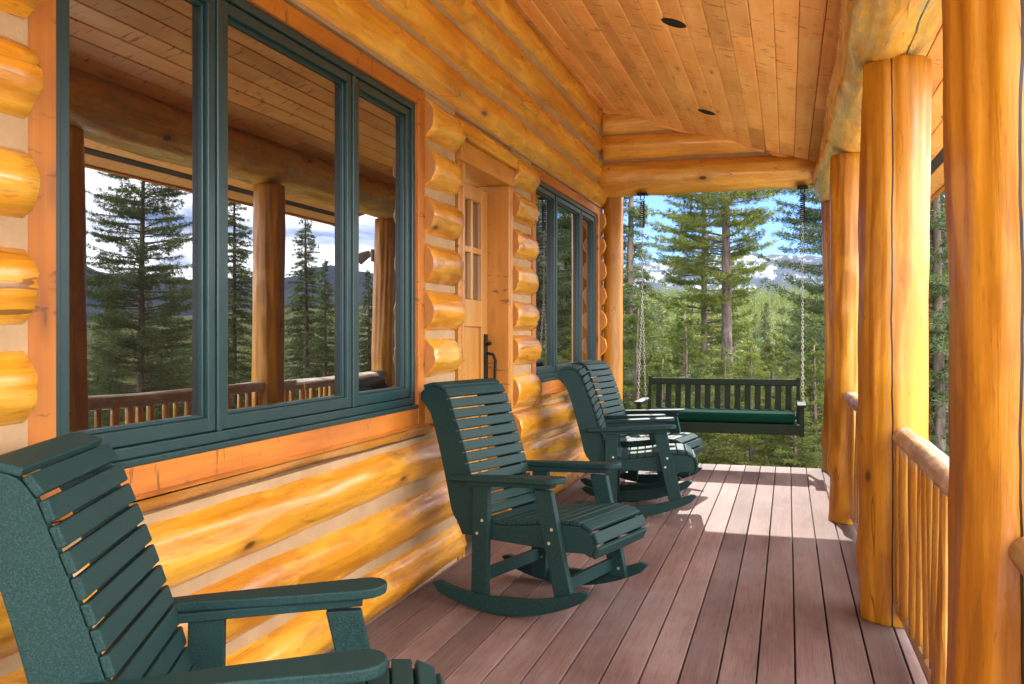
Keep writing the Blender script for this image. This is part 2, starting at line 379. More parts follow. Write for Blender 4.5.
rnd=random.Random(5)
CEIL=lambda X: 2.944-.3177*(X-.339)
WALL_END=9.62
XL=-1.94                                           # log centre line

# ================================================================ THE CABIN
cabin=empty('log_cabin',(-2,4,0))
tag(cabin,'honey coloured log cabin wall with pale chinking, two green framed windows and a door','log cabin')
sd=[10]
def wlog(y0,y1,z,r=.135,clampz=None,floorz=None,amp=.013,xo=.008):
    sd[0]+=1
    a,b=(XL+xo+rnd.uniform(-.006,.006),y0,z),(XL+xo+rnd.uniform(-.006,.006),y1,z)
    dr=min(.010,.0022*(y1-y0))
    return log('log',a,b,r+dr,r-dr,M['log'],cabin,sd[0],amp=amp,clampz=clampz,floorz=floorz,wander=.014,facets=.016,step=.07,n=36)
courses=[.118,.385,.648]
W1=(2.0,4.505,.965,2.55); W2=(6.87,9.30,.965,2.55); DR=(5.16,6.14)
for z in courses:
    wlog(-2,5.10,z); wlog(6.20,WALL_END,z)
z=.915
wlog(-2,1.875,z); wlog(1.878,4.592,z,clampz=.857); wlog(4.595,5.10,z)
wlog(6.20,6.765,z); wlog(6.77,9.40,z,clampz=.857); wlog(9.405,WALL_END,z)
for z in (1.205,1.463,1.72,1.98,2.24,2.50):
    wlog(-2,1.890,z,.115,xo=.031,amp=.008); wlog(4.595,5.10+rnd.uniform(-.05,.0),z,.121,amp=.006,xo=.015)
    wlog(6.205,6.765,z,.120,amp=.006,xo=.015); wlog(9.41,WALL_END,z,.119,amp=.005,xo=.015)
for z,r in ((2.765,.132),(3.025,.127),(3.29,.131),(3.55,.128)): wlog(-2,WALL_END,z,r,xo=.010)
# chinking: slabs standing a little behind the log faces
ch=MB(); XC=-1.863; XB=-2.06
for y0,y1,z0,z1 in ((-2,1.8985,0,2.64),(4.60,5.085,.86,2.64),(6.215,6.76,.86,2.64),(9.415,9.60,.86,2.64),(4.60,5.085,0,.8599),(6.215,6.76,0,.8599),(9.415,9.60,0,.8599),
                    (1.8985,4.60,0,.79),(6.76,9.415,0,.79),(-2,9.60,2.64,3.74)):
    ch.box((XB,y0,z0),(XC-(.012 if z0==.86 else 0),y1,z1))
ch.build('chinking',M['chink'],cabin)
# corner pilaster
def window(y0,y1,z0,z1):
    f=MB(); w=.036; XF=-1.885; XI=-1.99
    u=[y0,y0+(y1-y0)*.308,y0+(y1-y0)*.722,y1]
    f.box((XI,y0,z0),(XF,y0+w,z1)); f.box((XI,y1-w,z0),(XF,y1,z1))
    f.box((XI,y0+w,z1-w),(XF,y1-w,z1)); f.box((XI,y0+w,z0),(XF,y1-w,z0+w))
    for m in u[1:3]: f.box((XI,m-.014,z0+w),(XF-.004,m+.014,z1-w))
    win=f.build('window',M['frame'],cabin,bevel=.004)
    s=MB(); s.box((XI,y0-.012,z0-.022),(XF+.018,y1+.012,z0-.001)); s.build('sill',M['frame'],win,bevel=.004)
    # cedar casing round the frame
    c=MB(); X0,X1=-2.03,-1.866
    for lo,hi,a,mt in (((X0,y0-.10,z0-.110),(X1,y0-.0005,z1+.078),.2,'trim'),((X0,y1+.0005,z0-.110),(X1,y1+.10,z1+.078),.7,'trim'),
                       ((X0,y0,z1+.0005),(X1-.002,y1,z1+.078),.4,'trimh'),((X0,y0,z0-.110),(X1-.002,y1,z0-.0225),.9,'trimh')):
        c=MB(); c.box(lo,hi,a); c.build('casing',M[mt],win,bevel=.004)
    for i in range(3):
        a=u[i]+(w if i==0 else .014)+.003; b=u[i+1]-(w if i==2 else .014)-.003; c0=z0+w+.003; c1=z1-w-.003; q=.041
        s=MB(); XS=-1.897
        s.box((XI,a,c0),(XS,a+q,c1)); s.box((XI,b-q,c0),(XS,b,c1)); s.box((XI,a+q,c1-q),(XS,b-q,c1)); s.box((XI,a+q,c0),(XS,b-q,c0+q*1.15))
        g=.012; XG=-1.913   # glazing bead
        s.box((XI,a+q,c0+q*1.15),(XG,a+q+g,c1-q)); s.box((XI,b-q-g,c0+q*1.15),(XG,b-q,c1-q)); s.box((XI,a+q+g,c1-q-g),(XG,b-q-g,c1-q)); s.box((XI,a+q+g,c0+q*1.15),(XG,b-q-g,c0+q*1.15+g))
        s.build('sash',M['frame'],win,bevel=.003)
        p=MB(); p.box((-1.945,a+q-.004,c0+q-.004),(-1.930,b-q+.004,c1-q+.004)); p.build('pane',M['glass'],win)
    return win
window(*W1); window(*W2)
# the door, set back between two jambs
y0,y1=DR; zt=2.36; XD=-2.005
d=MB(); st=.13
lz0,lz1=1.56,2.22
d.box((-2.05,y0+.045,.04),(XD,y0+.045+st,zt-.045)); d.box((-2.05,y1-.045-st,.04),(XD,y1-.045,zt-.045))
d.box((-2.05,y0+.045+st,lz1),(XD,y1-.045-st,zt-.045)); d.box((-2.05,y0+.045+st,.04),(XD,y1-.045-st,.26)); d.box((-2.05,y0+.045+st,1.38),(XD,y1-.045-st,lz0))
d.box((-2.05,y0+.045+st,1.87),(XD-.002,y1-.045-st,1.91))
ym=(y0+y1)/2
for k in (-1,1): d.box((-2.05,ym+k*.12-.02,lz0),(XD-.001,ym+k*.12+.02,lz1))
d.box((-2.05,ym-.05,.26),(XD-.001,ym+.05,1.38))
d.box((-2.045,y0+.045+st,.26),(XD-.022,y1-.045-st,1.38))
door=d.build('door',M['door'],cabin,bevel=.004)
g=MB(); g.box((-2.042,y0+.045+st,lz0),(-2.034,y1-.045-st,lz1)); g.build('pane',M['glass'],door)
h=MB(); hy=y1-.105; h.box((XD+.001,hy-.03,.93),(XD+.012,hy+.03,1.33)); h.tube([(XD+.012,hy,1.20),(XD+.06,hy,1.19),(XD+.075,hy,1.15),(XD+.07,hy,1.02),(XD+.012,hy,.99)],.011,8); h.tube([(XD+.012,hy,1.26),(XD+.05,hy-.02,1.27)],.012,8)
h.build('door_handle',M['black'],door,bevel=.003)
for nm,lo,hi,a in (('jamb',(-2.16,y0,0),(-1.852,y0+.04,zt),.3),('jamb',(-2.16,y1-.04,0),(-1.852,y1,zt),.6),('casing',(-2.03,y0-.055,0),(-1.858,y0-.001,zt),.1),('casing',(-2.03,y1+.001,0),(-1.848,y1+.055,zt),.8)):
    c=MB(); c.box(lo,hi,a); c.build(nm,M['jamb'],door,bevel=.004)
c=MB(); c.box((-2.16,y0-.055,zt+.001),(-1.838,y1+.055,2.482),.5); c.build('lintel',M['jambh'],door,bevel=.006)
wlog(5.06,6.22,2.515,.118,amp=.006,floorz=2.486)
s=MB(); s.box((-2.16,y0+.041,.004),(-1.9,y1-.041,.034)); s.build('threshold',M['dark'],door)

# pilaster at the wall's far end
o=log('log_pilaster',(-1.765,9.56,0),(-1.755,9.56,2.80),.112,.100,M['post'],None,77,amp=.008,wander=.02,facets=.01)
tag(o,'slim upright log at the far end of the cabin wall carrying the cross beam','log post','upright log posts')

# ================================================================ ROOF
roof=empty('porch_roof',(-.3,4,3))
tag(roof,'sloping porch roof lined with knotty orange pine boards','porch roof')
sl=math.atan(-.3177); Y0r,Y1r=-1.3,9.86
def roofM(x):   # frame on the ceiling plane, local x down the slope
    return Matrix.Translation((-2.05,0,CEIL(-2.05)))@Matrix.Rotation(-sl,4,'Y')
RM=roofM(0); Ls=(1.10+2.05)/math.cos(sl)
b=MB(); pitch=.138; k=0; x=0.0
while x<Ls-.02:
    x1=min(x+pitch,Ls); y=Y0r-rnd.uniform(0,2.2)
    while y<Y1r:
        e=min(y+rnd.uniform(2.4,4.6),Y1r); a=rnd.random()
        lo,hi=(x+.002,max(y,Y0r),.0),(x1-.002,e-.0015,.018)
        # chamfered V-groove edge facing down
        vs=[(lo[0]+.005,lo[1],lo[2]),(hi[0]-.005,lo[1],lo[2]),(hi[0],lo[1],lo[2]+.006),(hi[0],lo[1],hi[2]),(lo[0],lo[1],hi[2]),(lo[0],lo[1],lo[2]+.006)]
        vs+=[(q[0],hi[1],q[2]) for q in vs]
        fs=[tuple(range(6)),tuple(range(11,5,-1))]+[(i,i+6,(i+1)%6+6,(i+1)%6) for i in range(6)]
        b.add([Vector(q) for q in vs],fs,a)
        y=e
    x+=pitch; k+=1
me=b.build('ceiling',M['ceiling'],None); me.matrix_basis=RM; attach(me,roof)
b=MB(); b.box((-.02,Y0r,.0185),(Ls+.25,Y1r,.06)); o=b.build('roof_deck',M['dark'],None); o.matrix_basis=RM; attach(o,roof)
b=MB(); b.box((-.3,Y0r-.05,.22),(Ls+.32,Y1r+.04,.26)); o=b.build('shingles',M['roof'],None); o.matrix_basis=RM; attach(o,roof)
b=MB(); b.box((-.02,Y0r,.0605),(Ls+.22,Y1r,.219)); o=b.build('rafters',M['dark'],None); o.matrix_basis=RM; attach(o,roof)
b=MB(); b.box((Ls+.001,Y0r,-.004),(Ls+.07,Y1r,.018)); o=b.build('soffit_vent',M['dark'],None); o.matrix_basis=RM; attach(o,roof)
b=MB(); b.box((Ls+.071,Y0r,-.006),(Ls+.215,Y1r,.0182),.35); o=b.build('soffit_board',M['ceiling'],None); o.matrix_basis=RM; attach(o,roof)
b=MB(); b.box((Ls+.216,Y0r,-.02),(Ls+.25,Y1r,.215),.5); o=b.build('fascia',M['trimh'],None,bevel=.004); o.matrix_basis=RM; attach(o,roof)
b=MB(); b.box((-.02,Y1r+.001,-.03),(Ls+.25,Y1r+.034,.215),.5); o=b.build('rake_board',M['trimh'],None,bevel=.004); o.matrix_basis=RM; attach(o,roof)
for (lx,ly) in ((-.68,5.77),(-.68,8.19),(-.68,3.35)):
    m=MB(); n=28
    ring=[(.082*math.cos(2*math.pi*i/n),.082*math.sin(2*math.pi*i/n)) for i in range(n)]
    inn=[(.066*math.cos(2*math.pi*i/n),.066*math.sin(2*math.pi*i/n)) for i in range(n)]
    vs=[(p[0],p[1],-.002) for p in ring]+[(p[0],p[1],-.006) for p in inn]+[(p[0]*.8,p[1]*.8,-.0022) for p in inn]
    fs=[(i,(i+1)%n,(i+1)%n+n,i+n) for i in range(n)]+[(i+n,(i+1)%n+n,(i+1)%n+2*n,i+2*n) for i in range(n)]+[tuple(range(2*n,3*n))]
    m.add(vs,fs); o=m.build('recessed_light',M['black'],None)
    o.matrix_basis=Matrix.Translation((lx,ly,CEIL(lx)))@Matrix.Rotation(-sl,4,'Y'); attach(o,roof)
# gable logs over the cross beam
log('gable_log',(-1.82,9.42,3.245),(-.16,9.42,3.24),.138,.135,M['cross'],roof,91,facets=.01)
log('gable_log',(-1.82,9.42,3.50),(-.92,9.42,3.50),.135,.13,M['cross'],roof,92,facets=.01)
c=MB(); c.prism([(-1.92,2.95),(.40,2.95),(.40,CEIL(.40)-.002),(-1.92,CEIL(-1.92)-.002)],9.36,9.48); c.build('chinking',M['chink'],roof)
b=MB(); sM=Matrix.Translation((-1.82,0,CEIL(-1.82)))@Matrix.Rotation(-sl,4,'Y')
b.box((0,9.315,-.028),(2.1,9.35,-.001),.5); o=b.build('trim_strip',M['ceiling'],None); o.matrix_basis=sM; attach(o,roof)
b=MB(); b.box((-1.812,-2,0),(-1.785,9.34,.028)); 

# beams
o=log('log_beam',(.475,-1.5,2.80),(.435,9.80,2.79),.225,.205,M['beam'],None,31,amp=.016,wander=.03,n=44,step=.06,facets=.035,floorz=2.60)
tag(o,'thick rough hewn eave beam running along the porch on top of the posts','log beam')
o=log('log_beam',(-1.86,9.42,2.925),(.62,9.42,2.905),.178,.165,M['cross'],None,32,amp=.012,wander=.015,facets=.015)
tag(o,'cross beam log spanning the far end of the porch above the swing','log beam')

# posts
posts=[((.515,2.35),.165,2.605,'thick log post nearest the viewer, with a long dark crack',2.95,(.0,)),
       ((.488,4.67),.160,2.605,'cracked log post at the near end of the railing\'s far segment, third from the far end',0,()),
       ((.425,6.97),.135,2.605,'slimmer log post with a swollen foot beside the sunny boards',0,()),
       ((.445,9.42),.130,2.605,'corner log post at the far end of the porch beside the swing',0,())]
labs=['thick log post nearest the viewer with a long dark crack down its face',
      'log post with a dark crack where the near railing meets it, beam resting on top',
      'slimmer log post with a swollen foot at the edge of the sunlit boards',
      'corner log post at the far end of the deck beside the swing']
# crack angles are measured round the log's own axis (atan2 of local z, y)
pm={}
for i,(p,r,h,_,_,_) in enumerate(posts):
    # local frame of an upright log: x up, y=(0,1,0)x(0,0,1)=(1,0,0), z=(0,1,0)
    ang={0:-1.79,1:math.atan2(-.93,-.18)}.get(i)
    mat=M['post'] if ang is None else log_material('post_log_cracked',(.36,.128,.004),(.46,.180,.006),(.57,.255,.012),crack=ang,facet=.6,knots=.10,rough=.44,coat=.10,fac=(.75,1.35,.26),gr=(.88,1.07))
    bumps=[(.42,3.6,.035,.10),(1.5,4.2,.015,.08)] if i==2 else ([(1.1,4.6,.012,.07),(.3,3.3,.015,.1)] if i else [(1.55,4.9,.01,.05),(.75,4.3,.012,.06)])
    o=log('log_post',(p[0],p[1],0),(p[0]-.005,p[1],h),r*1.03,r*.98,mat,None,50+i,amp=.010,wander=.03,n=80,step=.05,flare=.06 if i!=2 else .10,facets=.018,bumps=bumps,poly=9)
    tag(o,labs[i],'log post','upright log posts')

# railings between the posts
def railing(yA,yB,xA,xB,label,seed):
    e=empty('log_railing',((xA+xB)/2,(yA+yB)/2,.1)); tag(e,label,'railing','log railings between the posts')
    rr=random.Random(seed)
    log('top_rail',(xA,yA,.885),(xB,yB,.880),.050,.045,M['rail'],e,seed,amp=.007,wander=.03,n=20,step=.06,facets=.008)
    log('bottom_rail',(xA,yA,.105),(xB,yB,.10),.042,.038,M['rail'],e,seed+1,amp=.005,wander=.02,n=16,step=.07)
    n=int((yB-yA-.1)/.118)
    for k in range(n):
        t=(k+.6)/n; y=yA+(yB-yA)*t+rr.uniform(-.01,.01); x=xA+(xB-xA)*t
        r=rr.uniform(.021,.031)
        log('baluster',(x+rr.uniform(-.006,.006),y,.115),(x+rr.uniform(-.006,.006),y+rr.uniform(-.012,.012),.872),r*1.12,r*.9,M['stick'],e,seed*3+k,amp=.008,wander=.022,n=10,step=.09,bev=.004)
    return e
railing(-1.3,2.22,.53,.515,'log railing running from the nearest post back past the viewer',201)
railing(2.49,4.54,.515,.50,'pale topped log railing between the two nearest posts',211)
railing(4.80,6.86,.485,.43,'log railing in the bay just beyond the near railing, its sticks half hidden by posts',221)
railing(7.08,9.31,.43,.445,'log railing of the farthest bay beside the sunlit boards',231)

# flood light on the corner post
fl=empty('flood_light',(.60,9.42,2.2)); tag(fl,'small grey flood light fixed on the outer side of the corner post','flood light')
m=MB(); m.box((.565,9.37,2.13),(.60,9.47,2.27)); m.build('bracket',M['lamp'],fl,bevel=.01)
m=MB(); m.tube([(.60,9.42,2.2),(.64,9.42,2.2)],.018,10); m.build('arm',M['lamp'],fl)
m=MB(); m.tube([(.62,9.42,2.23),(.70,9.40,2.19),(.76,9.385,2.15)],[.035,.055,.065],14); hd=m.build('lamp_head',M['lamp'],fl,smooth=False,bevel=.004)
m=MB(); m.tube([(.7605,9.3848,2.1497),(.763,9.384,2.148)],[.056,.056],14); m.build('lens',M['lens'],hd)

# ================================================================ DECK
b=MB(); p=.1445; x=.027-p*14
while x<.66-p+.12:
    y=-2.0
    a=rnd.random()
    b.box((x+.0036,-1.4,-.028),(x+p-.0036,9.56,0),a); x+=p
dk=b.build('deck',M['deck'],None,bevel=.003); tag(dk,kind='structure')
b=MB(); b.box((-2.0,-1.38,-.30),(.56,9.53,-.029)); o=b.build('deck_base',M['dark'],None); tag(o,kind='structure')

# ================================================================ ROCKING CHAIRS
def samp(path, step):
    P=[Vector((q[0],0,q[1])) for q in path]; # smooth with Catmull-Rom
    pts=[]
    for i in range(len(P)-1):
        a,b_,c_,d_=P[max(i-1,0)],P[i],P[i+1],P[min(i+2,len(P)-1)]
        for k in range(12):
            t=k/12; pts.append(.5*((2*b_)+(c_-a)*t+(2*a-5*b_+4*c_-d_)*t*t+(3*b_-a-3*c_+d_)*t**3))
    pts.append(P[-1]); 
    S=[0]; 
    for i in range(1,len(pts)): S.append(S[-1]+(pts[i]-pts[i-1]).length)
    n=int(round(S[-1]/step)); out=[]
    for k in range(n):
        s=(k+.5)*S[-1]/n
        j=max(i for i in range(len(S)-1) if S[i]<=s); f=(s-S[j])/(S[j+1]-S[j])
        q=pts[j].lerp(pts[j+1],f); t=(pts[j+1]-pts[j]).normalized(); out.append((q,t))
    return out,pts
def make_chair():
    root=empty('rocking_chair'); mat=M['poly']; BV=.0045
    seat_path=[(.420,.318),(.438,.352),(.436,.392),(.408,.432),(.345,.453),(.22,.447),(.06,.425),(-.08,.412),(-.155,.425)]
    back_path=[(-.175,.435),(-.215,.49),(-.255,.62),(-.315,.80),(-.368,.94),(-.396,1.01),(-.430,1.052),(-.480,1.066),(-.535,1.054)]
    def slats(path,step,th,halfw,name,wid):
        o_,pts=samp(path,step); m=MB()
        for q,t in o_:
            nrm=Vector((t.z,0,-t.x)); nrm=nrm if (nrm.z>0 or nrm.x>0) else -nrm
            if name=='seat': nrm=Vector((-t.z,0,t.x)); nrm=nrm if nrm.z>-.2 and not(nrm.x<-.6) else -nrm
            Mx=Matrix((t,Vector((0,1,0)),nrm)).transposed().to_4x4(); Mx.translation=q
            wq=.031 if (name=='backrest' and q.x<-.41) else wid/2
            m.box((-wq,-halfw,0),(wq,halfw,th),0,Mx)
        return m.build(name,mat,root,bevel=BV),pts
    _,sp=slats(seat_path,.058,.020,.262,'seat',.054)
    _,bp=slats(back_path,.0565,.020,.262,'backrest',.048)
    for s in (-1,1):
        y0,y1=(s*.262-s*.034,s*.262-s*.002); ya,yb=min(y0,y1),max(y0,y1)
        # seat side: follows the seat curve, straight underneath
        poly=[(p_.x,p_.z-.002) for p_ in sp[::3]]
        poly=[(p_[0]-(.004 if p_[0]>.4 else 0),p_[1]) for p_ in poly]
        poly+=[(-.20,.42),(-.235,.335),(.30,.325),(.385,.330)]
        m=MB(); m.prism(poly,ya,yb); m.build('seat_rail',mat,root,bevel=.003)
        fr=[(p_.x-.002,p_.z) for p_ in bp[::4]]
        rear=[]
        for i,p_ in enumerate(bp[::4]):
            j=min(i*4+1,len(bp)-1); t=(bp[j]-bp[max(j-2,0)]).normalized(); w=.155-.035*min(1,(p_.z-.43)/.5)
            if p_.z<.97: rear.append((p_.x-w,p_.z-.035))
        poly=[(-.14,.34)]+fr+[(-.560,1.034),(-.562,1.004)]+rear[::-1]+[(-.30,.34)]
        m=MB(); m.prism(poly,ya-s*.0335*0,yb); m.build('side_panel',mat,root,bevel=.003)
        yl=s*.280; 
        def leg(x0,x1,w,zt):
            zb=(x0+.07)**2/1.84+.022; m=MB(); m.prism([(x0-w/2,zb),(x0+w/2,zb),(x1+w/2,zt),(x1-w/2,zt)],yl-.017,yl+.017)
            lg=m.build('leg',mat,root,bevel=.004)
            for zz,dx in ((.43,.014),(.365,-.014),(.140,.02),(.155,-.02)):
                t=(zz-.055)/(zt-.055); xx=x0+(x1-x0)*t+dx
                mb=MB(); ye=yl+s*.017 if zz>.2 else yl-s*.017
                sg=s if zz>.2 else -s
                mb.tube([(xx,ye-sg*.002,zz),(xx,ye+sg*.0025,zz)],[.0085,.0075],10); mb.build('bolt',M['bolt'],lg)
            return lg
        leg(.300,.185,.092,.605); leg(-.175,-.165,.092,.600)
        # armrest: paddle with a round front
        a=MB(); poly=[(-.335,s*.262),(-.335,s*.325),(-.20,s*.335),(.05,s*.345),(.20,s*.352)]
        for k in range(9):
            q=R(90)-R(180)*k/8; poly.append((.245+.055*math.cos(q),s*(.288+.064*math.sin(q))))
        poly+=[(.20,s*.226),(.0,s*.240)] if True else []
        poly+=[(-.20,s*.264)]
        if s<0: poly=poly[::-1]
        mz=lambda x:.612+.035*(x+.33)/.63
        base=len(a.v); a.prism_z(poly,0,.026)
        a.v=[(v[0],v[1],v[2]+mz(v[0])) for v in a.v]
        ar=a.build('armrest',mat,root,bevel=.005)
        m=MB(); m.box((-.24,s*.280-.030,0),(.235,s*.280+.030,.024)); m.v=[(v[0],v[1],v[2]+mz(v[0])-.0245) for v in m.v]; m.build('arm_support',mat,ar,bevel=.003)
        # rocker runner: x0 is where it touches the deck
        x0=-.07; Rr=.92; top=[];bot=[]
        for k in range(25):
            x=-.43+.87*k/24; zb=(x-x0)**2/(2*Rr)
            e=min((x+.43)/.05,(.44-x)/.05,1); th=.086*(.15+.85*math.sqrt(max(0,1-(1-max(e,0))**2)))*(1-.38*abs(x)/.43)
            mid=zb+.043*(1-.38*abs(x)/.43); 
            top.append((x,mid+th/2)); bot.append((x,mid-th/2))
        m=MB(); yr=s*.316; m.prism(bot+top[::-1][1:-1] if False else bot+top[::-1],yr-.018,yr+.018); m.build('rocker',mat,root,bevel=.004)
    for x in (.255,-.175):
        m=MB(); Mx=Matrix.Translation((x,0,.155)); m.box((-.014,-.262,-.03),(.014,.262,.03),0,Mx); m.build('stretcher',mat,root,bevel=.003)
    return root
chair=make_chair()
CH=[((-1.19,4.47),-16,'green rocking chair between the door and the large window, mid porch, facing the railing'),
    ((-1.185,1.885),24.5,'nearest green rocking chair cut off by the lower left corner of the picture'),
    ((-1.11,6.95),8,'green rocking chair seen from the side, in front of the farthest one'),
    ((-1.20,7.86),-10,'farthest green rocking chair, half hidden behind the one before it')]
for i,((x,y),a,lab) in enumerate(CH):
    o=chair if i==0 else copy_tree(chair)
    o.location=(x,y,.002); o.rotation_euler=(0,0,R(a)); tag(o,lab,'rocking chair','rocking chairs along the wall')

# ================================================================ PORCH SWING
SX,SY=-.64,9.30
sw=empty('porch_swing',(SX,SY,.40)); tag(sw,'dark green slatted porch swing with cushion, hanging on chains at the far end','porch swing')
hw=.72; ms=M['swing']
b=MB()
lean=Matrix.Translation((SX,SY+.26,.46))@Matrix.Rotation(R(-12),4,'X')
b.box((-hw,-.018,.350),(hw,.018,.415),0,lean); b.box((-hw,-.018,-.02),(hw,.018,.05),0,lean)
for k in range(14):
    x=-hw+.075+(2*hw-.15)*k/13; b.box((x-.030,-.010,.05),(x+.030,.010,.350),0,lean)
for s in (-1,1): b.box((s*(hw+.018)-.018,-.020,-.10),(s*(hw+.018)+.018,.020,.435),0,lean)
b.build('backrest',ms,sw,bevel=.004)
b=MB()
for k in range(6): b.box((SX-hw,SY-.26+.087*k,.455),(SX+hw,SY-.26+.087*k+.075,.475))
b.build('seat',ms,sw,bevel=.003)
b=MB(); b.box((SX-hw-.03,SY-.285,.375),(SX+hw+.03,SY-.262,.475)); b.build('apron',ms,sw,bevel=.004)
b=MB(); b.box((SX-hw,SY+.25,.37),(SX+hw,SY+.28,.45)); b.build('seat_frame',ms,sw,bevel=.004)
c=MB(); c.box((SX-hw+.015,SY-.275,.477),(SX+hw-.015,SY+.20,.575)); cu=c.build('cushion',M['cushion'],sw,bevel=.035,seg=5)
for p_ in cu.data.polygons: p_.use_smooth=True
for s in (-1,1):
    b=MB(); x=SX+s*(hw+.045); b.box((x-.04,SY-.33,.640),(x+.04,SY+.26,.664)); ar=b.build('armrest',ms,sw,bevel=.004)
    b=MB(); b.box((x-.022,SY-.285,.36),(x+.022,SY-.24,.639)); b.build('arm_post',ms,ar,bevel=.004)
# chains: spring and hook on top, one strand down to a ring, then two strands to the arm
def link_chain(m,p0,p1,pitch=.030,w=.010,wire=.0022):
    p0,p1=Vector(p0),Vector(p1); L=(p1-p0).length; d=(p1-p0)/L; n=int(L/pitch)
    up=Vector((0,1,0)); u=d.cross(up).normalized(); v=d.cross(u)
    for k in range(n):
        c=p0+d*(k+.5)*L/n; s=u if k%2 else v; pts=[]
        for j in range(10):
            q=2*math.pi*j/10; pts.append(c+d*math.sin(q)*pitch*.68+s*math.cos(q)*w)
        m.tube(pts,wire,5,closed=True)
for s in (-1,1):
    x=SX+s*(hw+.055); zt=2.745; m=MB()
    zr=1.72
    m2=MB(); m2.box((x-.05,SY+.02-.05,zt-.012),(x+.05,SY+.02+.05,zt+.006))
    pts=[]
    for j in range(14): q=2*math.pi*j/14; pts.append((x+.02*math.cos(q),SY+.02,zt-.035+.028*math.sin(q)))
    m2.tube(pts,.006,6,closed=True)
    pts=[(x+.022*math.cos(2*math.pi*j/9),SY+.02+.022*math.sin(2*math.pi*j/9),zt-.07-.27*j/126) for j in range(127)]
    m2.tube(pts,.006,5)
    link_chain(m,(x,SY+.02,zt-.33),(x,SY+.02,zr)); link_chain(m,(x,SY+.02,zr),(x,SY-.26,.665)); link_chain(m,(x,SY+.02,zr),(x,SY+.24,.665))
    cn=m.build('chain',M['chain'],sw,smooth=True); m2.build('hanger',M['black'],cn)
    m=MB(); m.tube([(x+s*.0,SY-.26,.665),(x,SY-.26,.60)],.007,6); m.build('chain_bolt',M['chain'],cn)

# ================================================================ LAND
def gz(x,y):
    dx=max(0,x-.6,-2-x); dy=max(0,y-9.6,-2-y); r=math.hypot(dx,dy)
    az=math.atan2(x,y)                       # 0 = along the porch, + to the right
    z=-1.1-.085*min(r,60)-.10*max(0,min(r,140)-60)*.6
    hf=max(0,1-max(0,abs(az)-R(28))/R(30)); t=min(1,max(0,(r-110)/380)); t=t*t*(3-2*t)
    z+=(6+21*hf)*t
    if r>2: z+=1.1*mnoise.noise(Vector((x*.05,y*.05,0)))*min(1,(r-2)/12)
    if r>500: z+=-.012*(r-500)
    return z
vs=[];fs=[]; radii=[0,3,6,9,12,16,20,26,33,42,55,70,90,120,160,210,270,340,420,520,700,1000,1600,2600,4200,6500]; na=120
for i,rr_ in enumerate(radii):
    for k in range(na):
        q=2*math.pi*k/na; x,y=-.5+rr_*math.sin(q),4+rr_*math.cos(q); vs.append((x,y,gz(x,y)))
for i in range(len(radii)-1):
    for k in range(na): fs.append((i*na+k,(i+1)*na+k,(i+1)*na+(k+1)%na,i*na+(k+1)%na))
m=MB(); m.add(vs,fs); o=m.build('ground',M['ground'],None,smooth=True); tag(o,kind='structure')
# unseen pale stone added along and behind the porch to bounce light in
vs=[];fs=[]; ring=[]
for i in range(61):
    t=i/60; y=9.0-t*30; e=mnoise.noise(Vector((y*.5,3,0)))*.25
    ring.append(((.75 if y>-2.0 else -9+e),4.4+e+max(0,-y-1.6)*.9,y))
for x0,x1,y in ring:
    for k in range(9): x=x0+(x1-x0)*k/8; vs.append((x,y,gz(x,y)+.03))
for i in range(60):
    for k in range(8): fs.append((i*9+k,i*9+k+1,(i+1)*9+k+1,(i+1)*9+k))
m=MB(); m.add(vs,fs); o=m.build('bounce_ground',M['bounce'],None,smooth=True); tag(o,kind='structure')
# mountains far away: a ring of ridges
vs=[];fs=[]; NA=300; NR=30
for i in range(NR):
    t=i/(NR-1); rr_=2900+2300*t
    for k in range(NA):
        q=R(-75)+R(215)*k/(NA-1); x,y=rr_*math.sin(q),rr_*math.cos(q)
        amp=1-.42*min(1,max(0,(q-R(10))/R(50)))
        ridge=mnoise.fractal(Vector((math.sin(q)*6.2+3.1,math.cos(q)*6.2,rr_*.0006)),.9,2.1,6)
        base=-20+ (365*amp+105*ridge)*math.sin(min(1,t*1.35)*math.pi/2)**1.2*(1-.25*max(0,t-.74)/.26)
        gul=mnoise.fractal(Vector((x*.0035,y*.0035,4.0)),.8,2.2,5)
        vs.append((x,y,base+gul*38*min(1,t*3)))
for i in range(NR-1):
    for k in range(NA-1): fs.append((i*NA+k,i*NA+k+1,(i+1)*NA+k+1,(i+1)*NA+k))
m=MB(); m.add(vs,fs); o=m.build('mountains',M['mountain'],None,smooth=True); tag(o,kind='structure')

